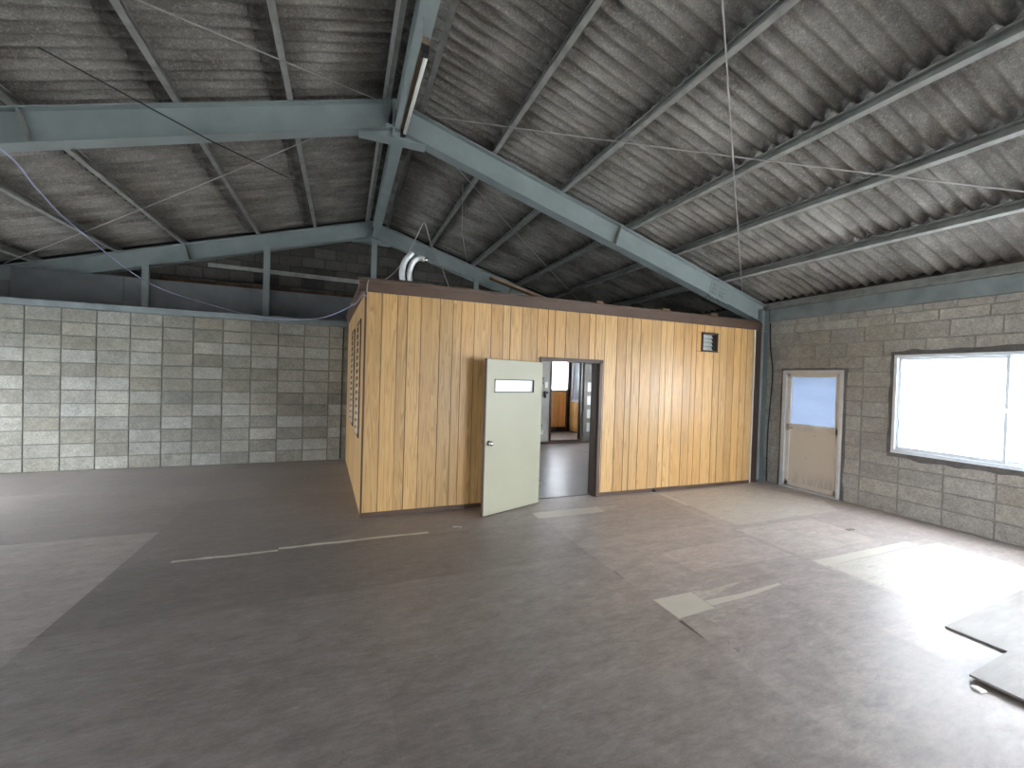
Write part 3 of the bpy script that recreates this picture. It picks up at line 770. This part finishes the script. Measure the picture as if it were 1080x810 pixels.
# entry hall beyond
mb = MB(); mb.box(4.2, 6.46, IY + .07, 10.7, .0, .10); struct(mb.build('floor_hall', 'floor_in'), 'pale shiny hall floor beyond the inner doorway', 'floor')
mb = MB(); random.seed(5)
hw = (5.2 - .6, 6.0, 1.24, 2.15)
slab_wall(mb, 'Y', 10.606, 10.7, 4.2, 6.6, 0, 2.45, [hw], tone=.5, mortar=1)
x = 4.2
while x < 6.1:
    w_ = random.choice((.09, .12, .15)); block_face(mb, 'Y', 10.6, 1, (x, x + w_, .22, 1.22), random.random(), .002, .003, .005); x += w_
struct(mb.build('wall_hall_back', 'orange_wood'), 'orange boarded wall in the hall below a bright window', 'wall')
mb = MB(); mb.box(4.2, 6.1, 10.57, 10.6, .10, .22); struct(mb.build('baseboard_hall', 'darkbrown'), 'dark baseboard under the orange boards in the hall', 'baseboard')
mb = MB(); hr = (9.20, 10.48, .95, 2.3)
slab_wall(mb, 'X', 6.006, 6.10, IY + .07, 10.6, 0, 2.45, [hr], tone=.5, mortar=1)
y = 9.1
while y < 10.6:
    w_ = .13
    for q in sub([(y, y + w_, .12, 2.4)], hr): block_face(mb, 'X', 6.0, 1, q, random.random(), .002, .003, .005)
    y += w_
struct(mb.build('wall_hall_side', 'facade'), 'light boarded side wall of the hall', 'wall')
mb = MB(); mb.box(5.92, 6.0, 10.50, 10.60, .10, 2.45); mb.box(5.90, 6.0, 9.55, 9.63, .1, 2.45)
struct(mb.build('trim_8', 'darkbrown'), 'dark post in the corner of the hall beside the orange boards', 'trim')
mb = MB(); mb.box(4.1, 4.2, IY + .07, 10.7, 0, 2.45); struct(mb.build('wall_hall_left', 'plaster'), 'plain wall closing the hall', 'wall')
mb = MB(); mb.box(4.1, 6.46, IY + .07, 10.7, 2.45, 2.5); struct(mb.build('ceiling_hall', 'plaster'), 'plain ceiling over the hall', 'ceiling')
def win(name, lab, axis, pos, rect, muls, mat='frost', fm='alu', dp=.05, fw=.04):
    a, b, c_, d_ = rect
    r_ = thing(name, lab, 'window', (pos, a, c_) if axis == 'X' else (a, pos, c_), kind='structure')
    def bx(mb, u0, u1, z0, z1, p0, p1):
        if axis == 'X': mb.box(pos + p0, pos + p1, u0, u1, z0, z1)
        else: mb.box(u0, u1, pos + p0, pos + p1, z0, z1)
    mb = MB()
    for q in ((a, a + fw, c_, d_), (b - fw, b, c_, d_), (a + fw, b - fw, c_, c_ + fw), (a + fw, b - fw, d_ - fw, d_)): bx(mb, *q, -.012, dp)
    mb.build('frame', fm, r_, bevel=.002)
    return r_, bx
w3, bx = win('window_4', 'bright window with thin mullions above the orange boards in the hall', 'Y', 10.61, hw, [])
mb = MB()
for x in (5.0, 5.42, 5.80): bx(mb, x, x + .02, hw[2], hw[3], 0, .03)
mb.build('mullion', 'alu', w3)
mb = MB(); bx(mb, hw[0] + .03, hw[1] - .03, hw[2] + .03, hw[3] - .03, .03, .034); mb.build('pane', 'frost', w3)
w4, bx = win('window_5', 'bright side window of the hall', 'X', 6.03, hr, [])
mb = MB(); bx(mb, hr[0] + .03, hr[1] - .03, hr[2] + .03, hr[3] - .03, .03, .034); mb.build('pane', 'frost', w4)
w5, bx = win('window_6', 'window inside the boarded room in the window wall', 'X', WX + .02, win3, [])
mb = MB(); bx(mb, win3[0] + .03, win3[1] - .03, win3[2] + .03, win3[3] - .03, .03, .034); mb.build('pane', 'frost', w5)
w6, bx = win('window_9', 'unseen window added to light the floor, at the rear of the wall opposite the window wall', 'X', EX - .08, lw2, [])  # made large, out of view, to brighten the floor on this side
mb = MB(); bx(mb, lw2[0] + .03, lw2[1] - .03, lw2[2] + .03, lw2[3] - .03, .03, .034); mb.build('pane', 'clear', w6)
# glazed sliding door leaf leaning by the doorway
r_ = thing('sliding_door', 'dark wooden sliding door with a column of four small pale panes inside the room', 'door', (5.55, IY, .08))
mb = MB(); rr = [(5.50, 6.15, .08, 2.1)]
panes = [(5.60, 5.73, .30 + .33 * k, .30 + .33 * k + .22) for k in range(4)]
for q in panes: rr = sub(rr, q)
for q in rr: mb.box(q[0], q[1], IY - .05, IY - .02, q[2], q[3])
M['dark_veneer'] = m_simple('grey_brown_veneer', (.13, .12, .10), .6)
mb.build('door_leaf', 'dark_veneer', r_)
for q in panes:
    mb = MB(); mb.box(q[0], q[1], IY - .040, IY - .032, q[2], q[3]); mb.build('pane', 'slot_glass', r_)
# switch, handle and outlet on the wall strip
mb = MB(); mb.box(4.44, 4.52, IY - .015, IY, 1.36, 1.50); tag(mb.build('wall_thermostat', 'white', bevel=.004), 'small white wall switch beside the inner doorway', 'switch')
mb = MB(); mb.box(4.43, 4.53, IY - .03, IY, 1.22, 1.27); mb.box(4.43, 4.47, IY - .04, IY, 1.13, 1.25); tag(mb.build('wall_hook', 'black', bevel=.003), 'dark metal hook below the white switch by the inner doorway', 'hook')
mb = MB(); mb.box(4.33, 4.43, IY - .012, IY, .25, .36); so = mb.build('wall_outlet', 'white', bevel=.003); tag(so, 'white power outlet low on the wall by the inner doorway', 'outlet')
mb = MB()
for dx in (.025, .06): 
    mb = MB(); mb.box(4.33 + dx, 4.335 + dx, IY - .0135, IY - .012, .29, .32); mb.build('socket_slot', 'black', so)

# ------------------------------------------------------------------ exit door in the window wall
d1 = thing('door_1', 'beige aluminium exit door with frosted upper glass in the block wall', 'door', (WX, 4.15, 0), kind='structure')
ya, yb = 3.715, 4.585
X0 = WX
mb = MB()
mb.box(X0 - .02, X0 + .09, ya, ya + .045, 0, 1.82); mb.box(X0 - .02, X0 + .09, yb - .060, yb, 0, 1.82); mb.box(X0 - .02, X0 + .09, ya + .045, yb - .06, 1.775, 1.82); mb.box(X0 - .03, X0 + .09, ya, yb, 0, .03)
mb.box(X0 + .05, X0 + .09, 3.69, ya + .055, 0, 1.84); mb.box(X0 + .05, X0 + .09, yb - .07, 4.61, 0, 1.84); mb.box(X0 + .05, X0 + .09, ya, yb, 1.765, 1.84); mb.box(X0 + .05, X0 + .09, ya, yb, -.2, .04)
mb.build('door_frame', 'alu', d1, bevel=.003)
mb = MB(); la, lb = ya + .048, yb - .064
for q in ((la, la + .05, .035, 1.77), (lb - .05, lb, .035, 1.77), (la, lb, 1.725, 1.77), (la, lb, .90, .99), (la, lb, .035, .10)): mb.box(X0 + .01, X0 + .05, q[0], q[1], q[2], q[3])
leaf1 = mb.build('door_leaf', 'alu_beige', d1, bevel=.002)
mb = MB(); mb.box(X0 + .022, X0 + .036, la + .05, lb - .05, .10, .90)
m_, nt_, o_ = new_mat('stained_beige_panel')
gz = nt_.nodes.new('ShaderNodeSeparateXYZ'); L(nt_, coords(nt_), gz.inputs[0])
hh = ramp(nt_, gz.outputs[2], [(.08, 1), (.32, 0)])
dn = ramp(nt_, noise(nt_, 1, 6, .7, coords(nt_, (5, 14, 3))), [(.42, 0), (.7, 1)])
dots = ramp(nt_, noise(nt_, 17, 4, .6), [(.66, 0), (.72, .5)])
cc = mixc(nt_, math_n(nt_, 'MULTIPLY', hh, dn), (.62, .56, .48), (.30, .28, .26)); cc = mixc(nt_, dots, cc, (.2, .17, .15))
principled(nt_, o_, cc, .5)
mb.build('lower_panel', m_, leaf1)
mb = MB(); mb.box(X0 + .026, X0 + .032, la + .05, lb - .05, .99, 1.725); mb.build('glass_pane', 'frost_door', leaf1)
mb = MB()
for q in ((la + .045, la + .058, .985, 1.73), (lb - .058, lb - .045, .985, 1.73), (la + .05, lb - .05, .985, .998), (la + .05, lb - .05, 1.717, 1.73)): mb.box(X0 + .006, X0 + .03, q[0], q[1], q[2], q[3])
mb.build('glass_bead', 'white', leaf1)
hd = MB(); hd.tube([(X0 + .01, lb - .028, .93), (X0 - .022, lb - .028, .93), (X0 - .034, lb - .04, .93), (X0 - .034, lb - .13, .925)], .009, 8); hd.build('handle', 'chrome', leaf1)
mb = MB(); mb.box(X0 + .002, X0 + .011, lb - .043, lb - .013, .88, .98); mb.build('handle_plate', 'chrome', leaf1)
def surround(a, b, c_, d_, w_, parent, bottom=True, seed=1, wt=None):
    random.seed(seed); wt = wt or w_
    mb = MB()
    def strip(p, q, n, out):
        for i in range(n):
            t0, t1 = i / n, (i + 1) / n
            w0 = w_ * random.uniform(.6, 1.25)
            A = (p[0] + (q[0] - p[0]) * t0, p[1] + (q[1] - p[1]) * t0); B_ = (p[0] + (q[0] - p[0]) * t1, p[1] + (q[1] - p[1]) * t1)
            ws.append(w0); yield A, B_, w0
    ws = []
    def edge(p, q, n, out, sc=1):
        wv = [w_ * sc * random.uniform(.65, 1.2) for _ in range(n + 1)]
        for i in range(n):
            t0, t1 = i / n, (i + 1) / n
            A = (p[0] + (q[0] - p[0]) * t0, p[1] + (q[1] - p[1]) * t0); B_ = (p[0] + (q[0] - p[0]) * t1, p[1] + (q[1] - p[1]) * t1)
            A2 = (A[0] + out[0] * wv[i], A[1] + out[1] * wv[i]); B2 = (B_[0] + out[0] * wv[i + 1], B_[1] + out[1] * wv[i + 1])
            mb.hexa([(WX + .02, *A), (WX + .02, *B_), (WX + .02, *B2), (WX + .02, *A2)], [(WX - .006, *A), (WX - .006, *B_), (WX - .004, *B2), (WX - .004, *A2)])
    edge((a, c_ if not bottom else c_ - .01), (a, d_), 14, (-1, 0)); edge((b, c_), (b, d_), 14, (1, 0))
    edge((a - w_, d_), (b + w_, d_), 18, (0, 1), wt / w_)
    if bottom: edge((a - w_, c_), (b + w_, c_), 18, (0, -1), 1.6)
    mb.build('mortar_edge', 'mortar', parent)
surround(3.71, 4.588, 0, 1.822, .035, d1, False, 2, .03)

# ------------------------------------------------------------------ main window
w1 = thing('window_1', 'wide white sliding window with frosted panes in the block wall', 'window', (WX, 2.2, .775), kind='structure')
a, b, c_, d_ = 1.225, 3.145, .78, 2.005
mb = MB()
for q in ((a, a + .035, c_, d_), (b - .035, b, c_, d_), (a + .035, b - .035, c_, c_ + .035), (a + .035, b - .035, d_ - .035, d_)): mb.box(WX - .018, WX + .11, *q)
mb.box(WX - .026, WX - .0, a, b, c_ - .004, c_ + .012)
mb.build('frame', 'alu', w1, bevel=.002)
def sash(y0, y1, xo, nm, lab):
    mb = MB(); z0, z1 = c_ + .036, d_ - .036; f = .030
    for q in ((y0, y0 + f, z0, z1), (y1 - f, y1, z0, z1), (y0 + f, y1 - f, z0, z0 + f + .012), (y0 + f, y1 - f, z1 - f, z1)): mb.box(xo, xo + .026, *q)
    s_ = mb.build('sash', 'alu', w1, bevel=.002)
    mb = MB(); mb.box(xo + .010, xo + .015, y0 + f, y1 - f, z0 + f + .012, z1 - f); mb.build('pane', 'frost', s_)
    return s_
s1_ = sash(2.155, 3.108, WX + .012, 'a', ''); s2_ = sash(1.262, 2.20, WX + .046, 'b', '')
mb = MB(); mb.box(WX + .0, WX + .012, 2.16, 2.178, 1.36, 1.40); mb.build('latch', 'chrome', s1_)
surround(1.225, 3.145, .775, 2.005, .045, w1, True, 4, .065)
w7 = thing('window_7', 'unseen added window farther along the window wall, clear glazed to light the floor', 'window', (WX, -.5, .775), kind='structure')  # out of view, widened and glazed clear to brighten the floor
mb = MB(); a2, b2 = -3.195, .695
for q in ((a2, a2 + .04, c_, d_), (b2 - .04, b2, c_, d_), (a2 + .04, b2 - .04, c_, c_ + .04), (a2 + .04, b2 - .04, d_ - .04, d_), (-.52, -.48, c_, d_)): mb.box(WX - .015, WX + .1, *q)
mb.build('frame', 'alu', w7); mb = MB(); mb.box(WX + .03, WX + .035, a2 + .04, b2 - .04, c_ + .04, d_ - .04); mb.build('pane', 'clear', w7)
w8 = thing('window_8', 'long window in the wall opposite the window wall', 'window', (EX, 4.5, .25), kind='structure')
mb = MB(); a2, b2 = lw[0], lw[1]
for q in ((a2, a2 + .05, lw[2], lw[3]), (b2 - .05, b2, lw[2], lw[3]), (a2 + .05, b2 - .05, lw[2], lw[2] + .05), (a2 + .05, b2 - .05, lw[3] - .05, lw[3]), (5.95, 6.03, lw[2], lw[3])): mb.box(EX - .1, EX + .01, *q)
mb.build('frame', 'alu', w8); mb = MB(); mb.box(EX - .06, EX - .055, a2 + .05, b2 - .05, lw[2] + .05, lw[3] - .05); mb.build('pane', 'clear', w8)

# ------------------------------------------------------------------ silver ducts on the room roof
base = tag(MB().box(.50, .80, 5.02, 5.30, 2.578, 2.665).build('duct_base', 'black', bevel=.004), 'black base box on the room roof from which the silver ducts rise', 'base')
def duct(P, r0, lab):
    pts = spline(P, 14); rad = []
    for i in range(len(pts)): rad.append(r0 * (1 + .09 * (1 if i % 2 else -1)))
    mb = MB(); mb.tube(pts, r0, 14, radii=rad); d_ = mb.build('flexible_duct', 'silver'); tag(d_, lab, 'duct', 'silver flexible ducts'); return d_
duct([(.625, 5.16, 2.667), (.615, 5.16, 2.80), (.65, 5.16, 2.93), (.735, 5.17, 3.03)], .034, 'silver ribbed flexible duct rising from the black base, the one nearer the room corner')
dd_ = duct([(.715, 5.16, 2.667), (.70, 5.16, 2.79), (.735, 5.15, 2.91), (.80, 5.14, 2.975), (.875, 5.12, 2.96)], .032, 'silver ribbed flexible duct curling over at its tip, farther from the room corner')
mb = MB(); mb.tube([(.87, 5.12, 2.965), (.895, 5.115, 2.945)], .036, 14); mb.build('cowl', 'chrome', dd_)

# electric cables running down beside the corner column and at the back wall
rod('corner_conduit', spline([(6.40, 4.80, 2.58), (6.41, 4.79, 2.2), (6.425, 4.75, 1.8), (6.43, 4.77, 1.3), (6.41, 4.78, .8), (6.43, 4.79, .02)]), .010, 'wire_dark', 'dark cable running down the block wall between column and exit door', 'cable')
rod('wall_cable', [(-.02, BY - .012, 2.38), (-.03, BY - .012, 1.6), (-.03, BY - .012, .7), (-.035, BY - .012, .02)], .009, 'wire_dark', 'dark cable running down the stack-bonded wall beside the boarded room', 'cable')

# ------------------------------------------------------------------ loose boards and bits on the floor
def board(x0, y0, w_, l_, z, ang, lab, t=.012):
    mb = MB(); mb.box(0, w_, 0, l_, 0, t, tone=random.random(), wear=.42)
    ob = mb.build('plywood_sheet', 'board'); ob.location = (x0, y0, z); ob.rotation_euler = (0, 0, ang); return tag(ob, lab, 'plywood sheet', 'loose plywood sheets')
m, nt, o = new_mat('loose_plywood'); M['board'] = m
g = noise(nt, 1, 6, .7, coords(nt, (3, 16, 3))); g2 = noise(nt, 2.5, 6, .7)
c = mixc(nt, ramp(nt, g, [(.3, 0), (.7, 1)]), (.17, .14, .115), (.30, .26, .22)); c = mixc(nt, ramp(nt, g2, [(.4, .5), (.6, 0)]), c, (.16, .14, .125))
principled(nt, o, c, .5, 0, .5, g, .15, .003)
random.seed(2)
def board_edge(ob):
    pass
A1 = board(3.74, .60, 1.82, .885, .001, math.radians(3.0), 'loose plywood sheet lying flat on the floor below the window')
A1.location = (3.785, .60, .0015)
B1 = board(3.22, .26, 1.82, .91, .0145, math.radians(3.0), 'loose plywood sheet overlapping another sheet below the window, the upper one')
B1.location = (3.26, .26, .0145)
mb = MB(); mb.hexa([(3.12, 1.09, .0015), (3.16, 1.08, .0015), (3.17, 1.12, .0015), (3.13, 1.135, .0015)], [(3.122, 1.092, .012), (3.158, 1.083, .010), (3.166, 1.117, .008), (3.133, 1.13, .012)])
tag(mb.build('plaster_chip', 'white'), 'small white chip lying beside the loose plywood sheets', 'chip')
mb = MB(); mb.tube([(1.08, 4.235, .010), (1.11, 4.215, .014), (1.15, 4.225, .010), (1.16, 4.20, .008)], .008, 6)
tag(mb.build('metal_scrap', 'wire'), 'small bent metal scrap on the floor near the cream door', 'scrap')
mb = MB(); mb.box(4.15, 4.18, FY - .035, FY - .010, .002, .045); mb.tube([(4.165, FY - .03, .02), (4.165, FY - .06, .02)], .01, 8)
tag(mb.build('floor_stop', 'black'), 'tiny dark stop on the floor at the foot of the boarded wall', 'stop')
mb = MB(); mb.box(5.20, 5.30, 2.88, 2.92, .002, .008); tag(mb.build('wood_splinter', 'board'), 'thin wood splinter on the pale floor in front of the exit door', 'splinter')

# ------------------------------------------------------------------ sky and daylight through the openings
wd = bpy.data.worlds.new('sky'); S.world = wd; wd.use_nodes = True
nt = wd.node_tree; nt.nodes.clear()
o = nt.nodes.new('ShaderNodeOutputWorld'); bg = nt.nodes.new('ShaderNodeBackground')
tc = nt.nodes.new('ShaderNodeTexCoord'); sp = nt.nodes.new('ShaderNodeSeparateXYZ'); L(nt, tc.outputs['Generated'], sp.inputs[0])
cr = nt.nodes.new('ShaderNodeValToRGB'); e = cr.color_ramp.elements
e[0].position = .46; e[0].color = (.04, .042, .042, 1); e[1].position = .52; e[1].color = (.42, .44, .46, 1); e2 = cr.color_ramp.elements.new(.95); e2.color = (.93, .97, 1.0, 1)
mp = math_n(nt, 'MULTIPLY_ADD', sp.outputs[2], .5, .5); L(nt, mp, cr.inputs[0])
L(nt, cr.outputs[0], bg.inputs[0]); bg.inputs[1].default_value = 7.5; L(nt, bg.outputs[0], o.inputs[0])
def portal(name, loc, rot, sx_, sy_):
    l = bpy.data.lights.new(name, 'AREA'); l.shape = 'RECTANGLE'; l.size = sx_; l.size_y = sy_; l.cycles.is_portal = True
    ob = bpy.data.objects.new(name, l); COL.objects.link(ob); ob.location = loc; ob.rotation_euler = rot
R90 = math.pi / 2
def portal_x(nm, x, r, d_):    # d_=-1 light travels toward -X
    portal(nm, (x, (r[0] + r[1]) / 2, (r[2] + r[3]) / 2), (0, R90 if d_ < 0 else -R90, 0), r[3] - r[2], r[1] - r[0])
portal_x('window_daylight', WX + .14, win1, -1); portal_x('door_daylight', WX + .14, (3.75, 4.55, .95, 1.75), -1)
portal_x('added_window_daylight', WX + .14, win2, -1); portal_x('room_window_daylight', WX + .14, win3, -1)
portal_x('long_window_daylight', EX - .14, lw, 1); portal_x('added_left_window_daylight', EX - .14, lw2, 1)
portal('rear_opening_daylight', (4.8, RY - .1, 1.2), (R90, 0, 0), 2.4, 2.6)
portal('hall_daylight', ((hw[0] + hw[1]) / 2, 10.68, 1.7), (-R90, 0, 0), hw[1] - hw[0], hw[3] - hw[2])
portal_x('hall_side_daylight', 6.08, hr, -1)

# ------------------------------------------------------------------ camera
f_px, yaw, pitch, roll = 443.48, .3807, -.0143, .0302
cy, sy_ = math.cos(yaw), math.sin(yaw); cp, spp = math.cos(pitch), math.sin(pitch)
fw = Vector((sy_ * cp, cy * cp, spp)); rt = Vector((cy, -sy_, 0)); up = rt.cross(fw)
cr_, sr_ = math.cos(roll), math.sin(roll)
rt2 = rt * cr_ + up * sr_; up2 = up * cr_ - rt * sr_
cam = bpy.data.cameras.new('camera'); cam.sensor_width = 36; cam.sensor_fit = 'HORIZONTAL'; cam.lens = f_px / 1080 * 36; cam.clip_start = .05
co = bpy.data.objects.new('camera', cam); COL.objects.link(co)
mt = Matrix(((rt2.x, up2.x, -fw.x, 0), (rt2.y, up2.y, -fw.y, 0), (rt2.z, up2.z, -fw.z, 1.57), (0, 0, 0, 1)))
co.matrix_world = mt; S.camera = co
S.view_settings.view_transform = 'Standard'; S.view_settings.look = 'None'; S.view_settings.gamma = 1; S.view_settings.use_curve_mapping = False
S.view_settings.exposure = 2.9
S.cycles.use_denoising = True
S.cycles.max_bounces = 10; S.cycles.diffuse_bounces = 6; S.cycles.transparent_max_bounces = 12
